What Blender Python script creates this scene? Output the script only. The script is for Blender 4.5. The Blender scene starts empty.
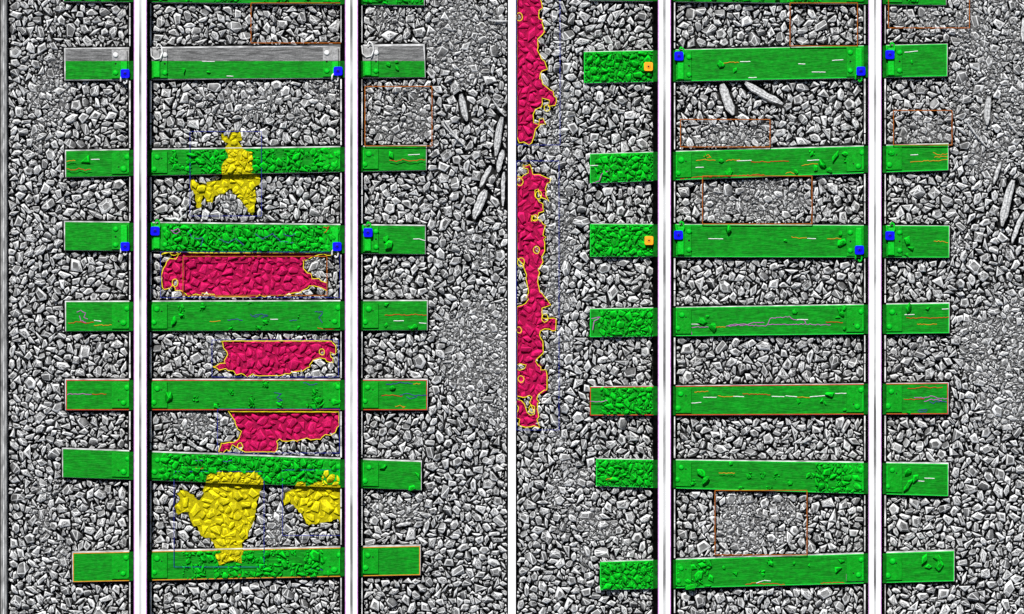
import bpy, bmesh, math, random
import numpy as np
from mathutils import Vector, Matrix, noise
from mathutils.geometry import tessellate_polygon

# ------------------------------------------------------------------ camera, sky, sun
S = 0.0071            # metres per photo pixel at ground level (rail gauge 1.5 m = 211 px)
H = 30.0              # camera height
SC = bpy.context.scene
cam_d = bpy.data.cameras.new("camera"); cam = bpy.data.objects.new("camera", cam_d)
SC.collection.objects.link(cam); SC.camera = cam
cam.location = (0, 0, H); cam.rotation_euler = (0, 0, 0)
cam_d.sensor_width = 36; cam_d.lens = 18 * H / (512 * S); cam_d.clip_end = 2000; cam_d.clip_start = 0.5

world = bpy.data.worlds.new("World"); SC.world = world; world.use_nodes = True
SUN_EL, SUN_AZ = math.radians(54), math.radians(-14)        # from the top of the picture, a little left
nt = world.node_tree; sky = nt.nodes.new('ShaderNodeTexSky'); sky.sky_type = 'NISHITA'
sky.sun_disc = False; sky.sun_elevation = SUN_EL; sky.sun_rotation = SUN_AZ
bg = nt.nodes['Background']; bg.inputs['Strength'].default_value = 0.05
nt.links.new(sky.outputs[0], bg.inputs[0])
sun_d = bpy.data.lights.new("sun", 'SUN'); sun_d.energy = 5.0; sun_d.angle = math.radians(0.5); sun_d.color = (1, .985, .95)
sun = bpy.data.objects.new("sun", sun_d); SC.collection.objects.link(sun)
sdir = Vector((math.sin(SUN_AZ) * math.cos(SUN_EL), math.cos(SUN_AZ) * math.cos(SUN_EL), math.sin(SUN_EL)))
sun.rotation_euler = sdir.to_track_quat('Z', 'Y').to_euler(); sun.location = (0, 0, 20)
SC.view_settings.view_transform = 'Standard'; SC.view_settings.look = 'None'
SC.view_settings.exposure = 0.0; SC.view_settings.gamma = 1; SC.view_settings.use_curve_mapping = False

R = random.Random(7); NP = np.random.RandomState(7)
COL = SC.collection

# ------------------------------------------------------------------ helpers
def W(px, py, z=0.0):
    k = 1 - z / H
    return Vector(((px - 512) * S * k, (307 - py) * S * k, z))

OX = {'1': 0, '2': 250, '3': 505, '4': 764}; OY = {'A': 0, 'B': 150, 'C': 300, 'D': 450}
def Z(tile, x, y):                       # point measured on an enlarged tile of the photo -> photo pixel
    s = 3.742 if tile[0] == 'D' else 3.9346
    return (OX[tile[1]] + x / s, OY[tile[0]] + y / s)

def tag(o, label=None, cat=None, group=None, kind=None):
    if label: o['label'] = label
    if cat: o['category'] = cat
    if group: o['group'] = group
    if kind: o['kind'] = kind
    return o

def empty(name, loc):
    o = bpy.data.objects.new(name, None); o.location = loc; o.empty_display_size = .1
    COL.objects.link(o); return o

def link(name, me, parent=None, mats=()):
    for m in mats: me.materials.append(m)
    o = bpy.data.objects.new(name, me); COL.objects.link(o)
    if parent is not None:
        o.parent = parent
        o.matrix_parent_inverse = Matrix.Translation(-world_loc(parent))
    return o
def world_loc(p):
    v = Vector(p.location)
    while p.parent is not None:
        if p.type == 'MESH': break
        p = p.parent; v += p.location
    return v if p.type != 'MESH' else Vector((0, 0, 0))

def from_bm(name, bm, mats, parent=None, smooth=False):
    bmesh.ops.recalc_face_normals(bm, faces=bm.faces)
    me = bpy.data.meshes.new(name); bm.to_mesh(me); bm.free()
    if smooth:
        for p in me.polygons: p.use_smooth = True
    return link(name, me, parent, mats)

def poly_prism(bm, pts, z0, z1, bev=0.0, conv=True):
    """pts in photo pixels, solid from z0 to z1 (any simple outline)"""
    b = bmesh.new()
    top = [b.verts.new(W(x, y, z1)) for x, y in pts]
    bot = [b.verts.new(Vector((v.co.x, v.co.y, z0))) for v in top]
    n = len(pts)
    for i in range(n):
        j = (i + 1) % n
        b.faces.new((top[i], top[j], bot[j], bot[i]))
    if conv:
        b.faces.new(top); b.faces.new(bot[::-1])
    else:
        for t in tessellate_polygon([[v.co for v in top]]):
            try: b.faces.new([top[k] for k in t])
            except ValueError: pass
    if bev > 0 and conv:
        bmesh.ops.recalc_face_normals(b, faces=b.faces)
        es = [e for e in b.edges if all(abs(v.co.z - z1) < 1e-6 for v in e.verts)]
        bmesh.ops.bevel(b, geom=es, offset=bev, segments=2, affect='EDGES', profile=.6)
    me = bpy.data.meshes.new("tmp"); b.to_mesh(me); b.free(); bm.from_mesh(me); bpy.data.meshes.remove(me)

def rect(x0, y0, x1, y1): return [(x0, y0), (x1, y0), (x1, y1), (x0, y1)]

def tube(bm, pts, r, seg=6, closed=False):
    n = len(pts); rings = []
    for i, p in enumerate(pts):
        a = pts[(i - 1) % n] if (closed or i > 0) else p
        c = pts[(i + 1) % n] if (closed or i < n - 1) else p
        t = (c - a)
        if t.length < 1e-9: t = Vector((1, 0, 0))
        t.normalize(); up = Vector((0, 0, 1))
        if abs(t.z) > .95: up = Vector((0, 1, 0))
        s = t.cross(up).normalized(); u = s.cross(t).normalized()
        rings.append([bm.verts.new(p + (s * math.cos(k * 2 * math.pi / seg) + u * math.sin(k * 2 * math.pi / seg)) * r) for k in range(seg)])
    for i in range(n if closed else n - 1):
        A, B = rings[i], rings[(i + 1) % n]
        for k in range(seg):
            bm.faces.new((A[k], A[(k + 1) % seg], B[(k + 1) % seg], B[k]))
    if not closed:
        bm.faces.new(rings[0][::-1]); bm.faces.new(rings[-1])

# ------------------------------------------------------------------ materials
def mat(name, c1, c2=None, scale=20, rough=.75, bump=0.0, bscale=60, island=None, stretch=(1, 1, 1), metal=0, spec=.12, detail=5, lo=.35, hi=.65, speck=None):
    m = bpy.data.materials.new(name); m.use_nodes = True
    n, l = m.node_tree.nodes, m.node_tree.links; b = n['Principled BSDF']
    b.inputs['Roughness'].default_value = rough; b.inputs['Metallic'].default_value = metal
    b.inputs['Specular IOR Level'].default_value = spec
    geo = n.new('ShaderNodeNewGeometry'); mp = n.new('ShaderNodeMapping'); mp.inputs['Scale'].default_value = stretch
    l.new(geo.outputs['Position'], mp.inputs['Vector'])
    nz = n.new('ShaderNodeTexNoise'); nz.inputs['Scale'].default_value = scale; nz.inputs['Detail'].default_value = detail
    l.new(mp.outputs[0], nz.inputs['Vector'])
    r = n.new('ShaderNodeValToRGB'); r.color_ramp.elements[0].position = lo; r.color_ramp.elements[1].position = hi
    r.color_ramp.elements[0].color = (*c1, 1); r.color_ramp.elements[1].color = (*(c2 or c1), 1)
    l.new(nz.outputs[0], r.inputs[0]); out = r.outputs[0]
    if island:
        rr = n.new('ShaderNodeMapRange'); rr.inputs['To Min'].default_value = island[0]; rr.inputs['To Max'].default_value = island[1]
        l.new(geo.outputs['Random Per Island'], rr.inputs['Value'])
        mx = n.new('ShaderNodeVectorMath'); mx.operation = 'SCALE'
        l.new(out, mx.inputs[0]); l.new(rr.outputs[0], mx.inputs['Scale']); out = mx.outputs[0]
    if speck:
        n2 = n.new('ShaderNodeTexNoise'); n2.inputs['Scale'].default_value = speck[0]; n2.inputs['Detail'].default_value = 3
        l.new(geo.outputs['Position'], n2.inputs['Vector'])
        r2 = n.new('ShaderNodeMapRange'); r2.inputs['From Min'].default_value = .3; r2.inputs['From Max'].default_value = .7
        r2.inputs['To Min'].default_value = speck[1]; r2.inputs['To Max'].default_value = speck[2]
        l.new(n2.outputs[0], r2.inputs['Value'])
        mx = n.new('ShaderNodeVectorMath'); mx.operation = 'SCALE'
        l.new(out, mx.inputs[0]); l.new(r2.outputs[0], mx.inputs['Scale']); out = mx.outputs[0]
    l.new(out, b.inputs['Base Color'])
    if bump:
        nb = n.new('ShaderNodeTexNoise'); nb.inputs['Scale'].default_value = bscale; nb.inputs['Detail'].default_value = 6
        l.new(mp.outputs[0], nb.inputs['Vector'])
        bp = n.new('ShaderNodeBump'); bp.inputs['Strength'].default_value = bump; bp.inputs['Distance'].default_value = .01
        l.new(nb.outputs[0], bp.inputs['Height']); l.new(bp.outputs[0], b.inputs['Normal'])
    return m
def g(v): return (v, v, v)

M = {}
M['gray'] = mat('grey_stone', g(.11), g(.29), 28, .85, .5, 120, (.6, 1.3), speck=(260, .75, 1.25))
M['gray_e'] = mat('grey_stone_edge_highlight', g(.66), g(.95), 40, .8, .3, 120, (.75, 1.05))  # every _e material paints a bright highlight into the stone rims
M['green'] = mat('green_dyed_stone', (.0, .20, .004), (.0, .34, .009), 40, .7, .4, 120, (.8, 1.15))
M['green_e'] = mat('green_dyed_edge_highlight', (.0, .55, .012), (.0, .75, .02), 40, .7, .2, 120)
M['red'] = mat('crimson_dyed_stone', (.33, .003, .055), (.54, .006, .095), 40, .7, .4, 120, (.8, 1.12))
M['red_e'] = mat('crimson_dyed_edge_highlight', (.60, .006, .11), (.82, .012, .16), 40, .7, .2, 120)
M['yellow'] = mat('yellow_dyed_stone', (.36, .31, .003), (.62, .54, .004), 40, .7, .4, 120, (.8, 1.12))
M['yellow_e'] = mat('yellow_dyed_edge_highlight', (.78, .68, .004), (.95, .84, .008), 40, .7, .2, 120)
M['bed'] = mat('ground_painted_gap_shade', g(.006), g(.022), 60, .95, .8, 150)  # near black, so the shade in the stone gaps is painted in
M['red_bed'] = mat('crimson_dyed_fines', (.22, .003, .04), (.40, .005, .065), 60, .9, .6, 150)
M['yellow_bed'] = mat('yellow_dyed_fines', (.30, .26, .002), (.46, .40, .002), 60, .9, .6, 150)
M['wood'] = mat('bare_grey_timber', g(.10), g(.27), 9, .9, .9, 30, stretch=(1, 9, 1), speck=(90, .8, 1.2))
M['rim'] = mat('pale_edge_highlight', g(.25), g(.75), 12, .85, .4, 60)  # pale tone paints in the bright highlight around the sleeper tops
M['paint'] = mat('green_painted_timber', (.0, .18, .004), (.0, .28, .008), 9, .6, .5, 22, stretch=(1, 5, 1), speck=(45, .72, 1.18))
M['plate'] = mat('green_painted_plate', (.0, .23, .005), (.0, .32, .009), 30, .5, .35, 60, speck=(90, .85, 1.15))
M['spike'] = mat('green_painted_spike', (.0, .40, .01), (.0, .55, .02), 60, .5, .2, 90)
M['plate_bare'] = mat('bare_grey_plate', g(.22), g(.42), 40, .5, .4, 80)
M['spike_bare'] = mat('bare_pale_spike', g(.6), g(.85), 60, .5)
M['brightgreen'] = mat('bright_green_line', (.004, .48, .03), (.005, .6, .04), 60, .6)
M['foot'] = mat('rail_foot_painted_shade', g(.001), g(.003), 40, .95, 0, 90, spec=0)  # black puts the shade beside the rail head into the colour
M['foot_green'] = mat('green_rail_foot_painted_shade', (.0, .06, .002), (.0, .14, .004), 40, .8, .3, 90, spec=.1)  # green paint, darkened to carry the shade beside the rail head
M['foot_pale'] = mat('pale_foot_edge', g(.25), g(.85), 14, .7, .2, 80)
M['head'] = mat('bright_rail_head', g(.82), g(.95), 3, .45, .05, 60, stretch=(6, 1, 1), spec=.3)
M['band'] = mat('dull_running_band', g(.14), g(.55), 2.2, .5, .05, 60, stretch=(4, 1, 1), lo=.42, hi=.62)
M['magenta'] = mat('magenta_edge_line', (.62, .22, .66), (.85, .42, .9), 30, .6)
M['kerb'] = mat('white_painted_kerb', g(.86), g(.95), 8, .7, .1, 50)
M['steel'] = mat('grey_edge_rail', g(.14), g(.36), 10, .6, .3, 60, stretch=(4, 1, 1))
M['blue'] = mat('blue_marker', (.0, .0, .85), (.0, .0, .98), 40, .5)
M['orange'] = mat('orange_marker', (.85, .35, .01), (.95, .42, .02), 40, .5)
M['blue_in'] = mat('deep_blue_disc', (.0, .0, .45), (.0, .0, .6), 40, .5)
M['orange_in'] = mat('deep_orange_disc', (.75, .25, .01), (.85, .3, .02), 40, .5)
M['hole'] = mat('black_hole', g(.006), g(.01), 40, .9)
M['clip'] = mat('pale_steel_clip', g(.5), g(.92), 30, .5, .2, 60)
M['brown'] = mat('brown_wire', (.30, .075, .008), (.42, .12, .012), 30, .7)
M['navy'] = mat('navy_wire', (.012, .018, .20), (.03, .04, .42), 30, .7)
M['cord'] = mat('yellow_cord', (.8, .66, .01), (.95, .8, .02), 60, .7)
M['t_red'] = mat('red_trace', (.45, .03, .01), (.6, .04, .01), 60, .7)
M['t_orange'] = mat('orange_trace', (.55, .22, .01), (.7, .28, .02), 60, .7)
M['t_purple'] = mat('purple_trace', (.38, .08, .38), (.5, .14, .5), 60, .7)
M['t_navy'] = mat('navy_trace', (.03, .03, .22), (.05, .04, .3), 60, .7)
M['t_white'] = mat('white_trace', g(.6), g(.9), 60, .7)
M['splinter'] = mat('weathered_splinter', g(.34), g(.72), 60, .85, .5, 120, (.8, 1.1), lo=.4, hi=.6)
M['fine_grit'] = mat('grey_grit', g(.03), g(.26), 110, .9, .9, 200, spec=.05)

# ------------------------------------------------------------------ layout data (photo pixels)
# sleepers: left end x, right end x, y of TL TR BR BL
SL = {
 'L0': [(64, -30), (424, -27), (424, 5), (64, 1)],
 'L1': [(65, 49), (424, 45), (425, 77), (65, 80)],
 'L2': [(66, 151), (426, 146), (426, 170), (66, 177)],
 'L3': [(65, 222), (425, 226), (425, 254), (65, 250)],
 'L4': [(66, 302), (427, 301), (427, 330), (66, 331)],
 'L5': [(66, 380), (427, 380), (427, 410), (66, 410)],
 'L6': [(63, 449), (421, 462), (421, 490), (63, 477)],
 'L7': [(73, 553), (420, 546), (420, 575), (73, 582)],
 'L8': [(66, 632), (424, 632), (424, 662), (66, 662)],
 'R0': [(590, -30), (946, -27), (946, 5), (590, 0)],
 'R1': [(584, 52), (947, 44), (947, 76), (584, 83)],
 'R2': [(590, 154), (948, 144), (948, 170), (590, 183)],
 'R3': [(590, 224), (949, 226), (949, 257.5), (590, 256.5)],
 'R4': [(590, 309), (949, 303.5), (949, 333), (590, 337)],
 'R5': [(590, 387), (948, 383), (948, 414), (590, 415.5)],
 'R6': [(596, 459), (948, 464), (948, 496), (596, 486)],
 'R7': [(600, 562), (954, 551), (954, 581), (600, 590)],
 'R8': [(592, 640), (950, 636), (950, 666), (592, 670)],
}
RAILS = [140.2, 351.4, 664.4, 875]
RED = {
 'A': [(160.5, 254), (178, 254.2), (176, 258.5), (167.5, 262), (163.5, 269), (162, 279), (165, 290), (170, 289), (173, 284.5), (175.5, 291), (188, 296), (196, 295), (203, 292), (209, 295), (220, 297), (250, 297), (272, 296), (285, 295), (301, 293), (307, 289), (315, 286.5), (321, 288), (327, 291), (327, 283), (322, 281), (313, 279), (308, 272), (303, 268), (302, 259.5), (312, 258), (318, 255), (327, 256), (340, 254), (330, 252.8), (250, 252.8), (190, 252.8)],
 'B': [(221, 341), (226, 351), (225, 364), (213, 366.5), (217, 369), (228, 370), (236, 375), (259, 376), (280, 375.6), (293, 371), (306, 368.5), (314, 361), (320, 358), (327, 361), (334, 363), (330, 352), (336, 354), (335, 346), (331, 341)],
 'C': [(228, 411.5), (231, 417), (236, 422), (237, 429), (242, 432), (238.6, 439.6), (230, 442), (221, 443.5), (219, 451), (230, 451.6), (232, 444.7), (237, 447), (245, 452), (275, 452), (279, 438), (288, 442), (303, 439.5), (316, 439.6), (326, 434.5), (335, 433), (339, 422), (339, 412)],
 'D': [(517, -20), (541, -20), (540.5, 0), (543, 8), (538, 15), (544, 28), (543, 35.5), (538, 39), (538, 51), (544, 61), (547, 68.5), (540.5, 73.6), (543, 84), (553, 91), (557, 98), (555, 106), (549, 107), (549, 101), (543, 99), (541, 106), (535.5, 109), (533, 122), (539, 124), (543, 118), (545, 124), (536, 128), (534, 137), (529, 144.7), (520, 143), (517, 137)],
 'E': [(517, 175), (524, 176), (529, 172), (523, 168), (523, 164), (530, 165), (533, 174), (543, 177), (551, 178), (545.6, 188), (548, 201), (541, 198), (539, 189), (535, 191), (537, 200), (543, 204), (543, 211), (537, 218), (531, 216), (532, 221), (540, 220), (544, 223.6), (545.6, 244), (543, 259), (539, 272), (538, 287), (547, 300), (551, 305), (542, 308), (542, 318), (556, 319), (556, 330), (545, 328), (540, 331), (543, 341), (543, 353), (535, 361), (547, 374), (547, 390), (539, 394), (537, 419), (540.5, 427), (525, 428), (518, 424), (517, 400), (524, 405), (530, 415), (534, 414), (530, 402), (533, 396), (526, 398), (517, 396), (517, 369), (524, 369), (526, 366), (517, 365), (517, 306), (523, 305), (528, 299), (527, 282), (524, 264), (517, 258)],
}
YEL = {
 'A': [(221, 133), (228, 138), (231, 133), (240, 131), (242, 140), (238, 142), (245, 152), (252, 152), (253, 170), (250, 173), (260, 175), (260, 184), (254, 186), (256, 200), (253, 215), (250, 214), (243, 202), (237, 196), (229, 188), (224, 195), (214, 196), (212, 203), (208, 203), (203, 195), (201, 208), (197, 208), (195, 195), (190, 186), (191, 180), (200, 185), (212, 182), (221, 180), (222, 165), (228, 158), (225, 148), (228, 143), (222, 139)],
 'B': [(208, 474), (219, 472), (258, 472.7), (264, 483), (257, 501), (253, 522), (247, 538), (242, 543.5), (243, 551.5), (242, 563.6), (232.5, 561), (219, 565.5), (215, 554), (222, 552), (215, 547.5), (211, 538), (202, 537), (198, 527.5), (191, 521), (188, 511.5), (176, 515.5), (175, 505), (180, 499), (176, 493), (184, 489), (195, 497), (199, 501), (204, 487)],
 'C': [(283, 501), (285, 493), (295, 489), (297, 482), (305, 482), (306, 486), (321, 481), (323.5, 471), (330, 473), (337, 475), (342, 474), (342, 530), (338, 518), (330, 521), (319.5, 523.5), (306, 523.5), (302, 514), (294, 507.5), (290, 502), (286, 505)],
}
# ballast lying on sleepers: (sleeper, x0, x1, density)
ONTOP = [('L2', 185, 342, .85), ('L3', 162, 342, 1), ('L6', 158, 345, 1), ('L7', 182, 330, .75), ('L4', 168, 300, .12), ('L5', 235, 345, .25), ('L5', 168, 235, .05),
         ('R1', 584, 655, 1), ('R2', 594, 655, 1), ('R3', 590, 655, 1), ('R4', 598, 655, 1), ('R5', 600, 655, 1), ('R6', 596, 655, 1), ('R7', 600, 655, 1),
         ('R6', 815, 868, .9), ('R7', 672, 712, .6), ('R7', 712, 780, .08), ('L0', 64, 424, .5), ('R0', 590, 946, .4), ('L2', 168, 185, .5), ('R2', 800, 848, .12), ('R6', 672, 815, .05)]
# zones of fine gravel: x, y, rx, ry, strength
FINE = [(52, 90, 22, 34, .8), (470, 40, 40, 45, 1), (400, 115, 34, 32, .85), (400, 15, 35, 16, .6), (475, 350, 35, 55, 1), (490, 380, 25, 50, .9), (275, 100, 80, 28, .5), (290, 70, 60, 12, .5), (240, 135, 30, 10, .5),
        (995, 60, 40, 70, 1), (985, 20, 40, 30, 1), (1000, 150, 30, 40, .7), (1000, 350, 38, 60, 1), (1010, 390, 30, 45, 1), (757, 201, 55, 24, .95), (745, 525, 22, 32, 1), (765, 520, 35, 30, .55), (727, 138, 45, 12, 1), (700, 130, 20, 12, .3),
        (930, 15, 42, 15, .9), (922, 132, 30, 16, .8), (930, 100, 45, 20, .4), (275, 530, 14, 20, .9), (218, 350, 14, 24, .8), (205, 425, 30, 14, .75), (190, 415, 30, 10, .5), (235, 200, 20, 14, .6), (300, 205, 40, 25, .3),
        (45, 130, 14, 20, .6), (45, 500, 20, 40, .45), (55, 565, 15, 30, .4), (575, 500, 30, 40, .5), (600, 540, 30, 30, .4), (560, 250, 16, 200, .6), (480, 245, 20, 25, .5), (400, 505, 40, 25, .3), (920, 350, 35, 16, .5), (455, 10, 30, 30, .6), (315, 267, 12, 10, .9), (960, 240, 14, 30, .5)]

# ------------------------------------------------------------------ stone shapes
def make_variant(rr, npts, bevel, elong, slab=False):
    bm = bmesh.new()
    if slab:
        # crushed stone: broken polygon outline, nearly flat upper face, steep flanks that carry the painted highlight
        k = rr.choice([3, 4, 4, 5, 5, 6]); e = rr.uniform(.58, .95) / elong; h = rr.uniform(.26, .42)
        an = sorted([(i + rr.uniform(-.33, .33)) / k * 2 * math.pi for i in range(k)]); ra = [rr.uniform(.74, 1.0) for _ in an]
        tx, ty = rr.uniform(-.14, .14), rr.uniform(-.14, .14); gx, gy = rr.uniform(-.16, .16), rr.uniform(-.16, .16)
        lay = []
        for zz, q in ((-h, .86), (h * .25, 1.0), (h, 1 - bevel * 3.4)):
            ring = []
            for i, (a_, r_) in enumerate(zip(an, ra)):
                rq = r_ * q * (1 if zz < h else rr.uniform(.88, 1.0))
                x, y = math.cos(a_) * rq + (tx * .5 if zz == h else 0), math.sin(a_) * rq * e + (ty * .5 if zz == h else 0)
                ring.append(bm.verts.new((x, y, zz + (gx * x + gy * y if zz == h else 0))))
            lay.append(ring)
        # a raised ridge point or corner chip on some
        if rr.random() < .5:
            bm.verts.new((rr.uniform(-.3, .3), rr.uniform(-.25, .25) * e, h * rr.uniform(1.15, 1.4)))
        bmesh.ops.convex_hull(bm, input=bm.verts)
        bmesh.ops.delete(bm, geom=[v for v in bm.verts if not v.link_faces], context='VERTS')
        bmesh.ops.dissolve_limit(bm, angle_limit=math.radians(7), verts=bm.verts, edges=bm.edges)
        bmesh.ops.recalc_face_normals(bm, faces=bm.faces)
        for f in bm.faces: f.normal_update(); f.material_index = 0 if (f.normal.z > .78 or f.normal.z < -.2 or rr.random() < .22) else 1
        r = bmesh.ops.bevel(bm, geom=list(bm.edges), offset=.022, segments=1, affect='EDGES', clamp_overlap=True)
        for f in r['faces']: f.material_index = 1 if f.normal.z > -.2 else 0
        return finish(bm, rr, .12)
    a, b, c = 1.0, rr.uniform(.62, .95) / elong, rr.uniform(.5, .72) / math.sqrt(elong)
    for _ in range(npts):
        v = Vector((rr.gauss(0, 1), rr.gauss(0, 1), rr.gauss(0, 1))).normalized()
        q = rr.uniform(.86, 1.0)
        bm.verts.new((v.x * a * q, v.y * b * q, v.z * c * q))
    res = bmesh.ops.convex_hull(bm, input=bm.verts)
    bmesh.ops.delete(bm, geom=[v for v in bm.verts if not v.link_faces], context='VERTS')
    bmesh.ops.dissolve_limit(bm, angle_limit=math.radians(22), verts=bm.verts, edges=bm.edges)
    for f in bm.faces: f.material_index = 0
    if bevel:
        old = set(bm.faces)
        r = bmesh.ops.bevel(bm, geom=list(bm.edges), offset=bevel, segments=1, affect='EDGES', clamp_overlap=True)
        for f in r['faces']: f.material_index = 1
    return finish(bm, rr, .45)
def finish(bm, rr, tl):
    rot = Matrix.Rotation(rr.uniform(-tl, tl), 3, 'X') @ Matrix.Rotation(rr.uniform(-tl, tl), 3, 'Y')
    for v in bm.verts: v.co = rot @ v.co
    bmesh.ops.recalc_face_normals(bm, faces=bm.faces)
    bm.verts.index_update()
    co = np.array([v.co[:] for v in bm.verts]); 
    c = (co.min(0) + co.max(0)) / 2; co -= c
    sc = 2 * np.sqrt((co[:, 0]**2 + co[:, 1]**2).max()); co /= sc      # diameter 1
    loops = []; tot = []; mi = []
    for f in bm.faces:
        loops += [v.index for v in f.verts]; tot.append(len(f.verts)); mi.append(f.material_index)
    bm.free()
    # 2-D hull
    pts = sorted(map(tuple, co[:, :2].round(6)))
    def half(ps):
        h = []
        for p in ps:
            while len(h) > 1 and (h[-1][0]-h[-2][0])*(p[1]-h[-2][1])-(h[-1][1]-h[-2][1])*(p[0]-h[-2][0]) <= 0: h.pop()
            h.append(p)
        return h
    hull = np.array(half(pts)[:-1] + half(pts[::-1])[:-1])
    return dict(co=co, loops=np.array(loops), tot=np.array(tot), mi=np.array(mi), hull=hull, top=co[:, 2].max())
BIG = [make_variant(R, R.randint(11, 17), .05, R.choice([1, 1, 1, 1.25])) for _ in range(22)] + [make_variant(R, 0, R.uniform(.08, .13), R.choice([1, 1, 1, 1.3, 1.7]), True) for _ in range(70)]
LONG = [make_variant(R, 0, .10, R.uniform(2.1, 2.8), True) for _ in range(8)]
SMALL = [make_variant(R, R.randint(8, 10), 0, 1.1) for _ in range(24)]
for v in SMALL: v['mi'] = (NP.rand(len(v['tot'])) < .33).astype(int)
VAR = BIG + LONG + SMALL; NB, NL = len(BIG), len(LONG)

def jag(P, amp, step=2.2):
    out = []; n = len(P)
    for i in range(n):
        x0, y0 = P[i]; x1, y1 = P[(i + 1) % n]; L = math.hypot(x1 - x0, y1 - y0); k = max(1, int(L / step))
        straight = (abs(y0 - y1) < .6 and L > 20) or (abs(x0 - x1) < .3 and L > 7)
        for j in range(k):
            t = j / k; a = .15 if straight else (amp * .5 if j == 0 else amp)
            out.append((x0 + (x1 - x0) * t + R.uniform(-a, a), y0 + (y1 - y0) * t + R.uniform(-a, a)))
    return out
RED = {k: jag(P, 2.0, 3.4) for k, P in RED.items()}
YEL = {k: jag(P, 1.2, 3.4) for k, P in YEL.items()}
# ------------------------------------------------------------------ raster maps (2 cells per pixel)
MG = 46; Q = 2.0
GW, GH = int((1024 + 2 * MG) * Q), int((614 + 2 * MG) * Q)
yy, xx = np.mgrid[0:GH, 0:GW]; PX = (xx + .5) / Q - MG; PY = (yy + .5) / Q - MG
def inpoly(P, X, Y):
    ins = np.zeros(X.shape, bool); n = len(P)
    for i in range(n):
        x0, y0 = P[i]; x1, y1 = P[(i + 1) % n]
        if y0 == y1: continue
        ins ^= ((y0 > Y) != (y1 > Y)) & (X < (x1 - x0) * (Y - y0) / (y1 - y0) + x0)
    return ins
def grow(P, d):
    cx = sum(p[0] for p in P) / 4; cy = sum(p[1] for p in P) / 4
    return [(x + (d if x > cx else -d), y + (d if y > cy else -d)) for x, y in P]
surf = np.ones(GW * GH, np.uint8).reshape(GH, GW)            # 1 bed, 2 sleeper top, 0 nothing
BURIED = {'R1', 'R2', 'R3', 'R4', 'R5', 'R6', 'R7'}
for k, P in SL.items():
    surf[inpoly(grow(P, 1.6), PX, PY)] = 0
    if k in BURIED:
        m = inpoly(grow(P, 1.6), PX, PY) & (PX < 655); surf[m] = 1
for k, x0, x1, d in ONTOP:
    m = inpoly(grow(SL[k], -.3), PX, PY) & (PX > x0) & (PX < x1); surf[m] = 2
for c in RAILS: surf[(PX > c - 11.5) & (PX < c + 11.5)] = 0
surf[(PX > 507.5) & (PX < 516.5)] = 0
surf[(PX < 8.5) & (PX > -3)] = 0
colm = np.zeros((GH, GW), np.uint8)                           # 0 grey 1 green 2 red 3 yellow
for k, P in SL.items(): colm[inpoly(P, PX, PY)] = 1
for i, P in enumerate(RED.values()): colm[inpoly(P, PX, PY)] = 10 + i
ISL = [(519, 17, 3.2, 'D'), (547, 108, 2.6, 'D'), (520, 182, 3, 'E'), (538.5, 195, 3.2, 'E'), (535, 218, 2.6, 'E'), (536.5, 250, 3, 'E'), (521, 262, 3.5, 'E'), (519, 330, 2.5, 'E'), (521, 379, 2.6, 'E'), (532, 409, 3, 'E'), (545, 318, 3.2, 'E'), (175, 283, 3, 'A'), (322, 352, 2.5, 'B'), (240, 446, 2.6, 'C')]
for x_, y_, r_, _ in ISL: colm[((PX - x_) / r_)**2 + ((PY - y_) / r_ / 1.25)**2 < 1] = 0
for i, P in enumerate(YEL.values()): colm[inpoly(P, PX, PY)] = 20 + i
fine = np.zeros((GH, GW), np.float32)
for x, y, rx, ry, s in FINE:
    d = np.sqrt(((PX - x) / rx)**2 + ((PY - y) / ry)**2); fine = np.maximum(fine, s * np.clip((1.25 - d) / .5, 0, 1))
occ = surf == 0
cn = NP.rand(GH // 18 + 2, GW // 18 + 2).repeat(18, 0).repeat(18, 1); cn = cn[:GH, :GW].astype(np.float32)
for _ in range(3):                                             # soften the blocks into blotches
    for ax in (0, 1):
        cs = sum(np.roll(cn, q_, ax) for q_ in range(-8, 9, 2)) / 9; cn = cs
cn = np.clip((cn - .5) * 3.2 + .5, 0, 1); fine = np.clip(fine * (.35 + .85 * cn) + np.clip(cn - .8, 0, 1) * .8, 0, 1)
cache = {}
def get_mask(vi, ri, di):
    key = (vi, ri, di)
    if key in cache: return cache[key]
    h = VAR[vi]['hull']; a = ri * math.pi / 10; d = di / 4 * Q
    hx = (h[:, 0] * math.cos(a) - h[:, 1] * math.sin(a)) * d; hy = -(h[:, 0] * math.sin(a) + h[:, 1] * math.cos(a)) * d
    r = int(math.ceil(d / 2)) + 1
    gy, gx = np.mgrid[-r:r + 1, -r:r + 1]; m = np.ones(gx.shape, bool); n = len(h)
    for i in range(n):
        j = (i + 1) % n
        cr = (hx[j] - hx[i]) * (gy - hy[i]) - (hy[j] - hy[i]) * (gx - hx[i])
        m &= cr <= .35 * math.hypot(hx[j] - hx[i], hy[j] - hy[i]) * (1 if d < 12 else 1.6)
    cache[key] = (m, r); return cache[key]
stones = []    # (px,py,diam,variant,angle,surface,colour)
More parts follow.
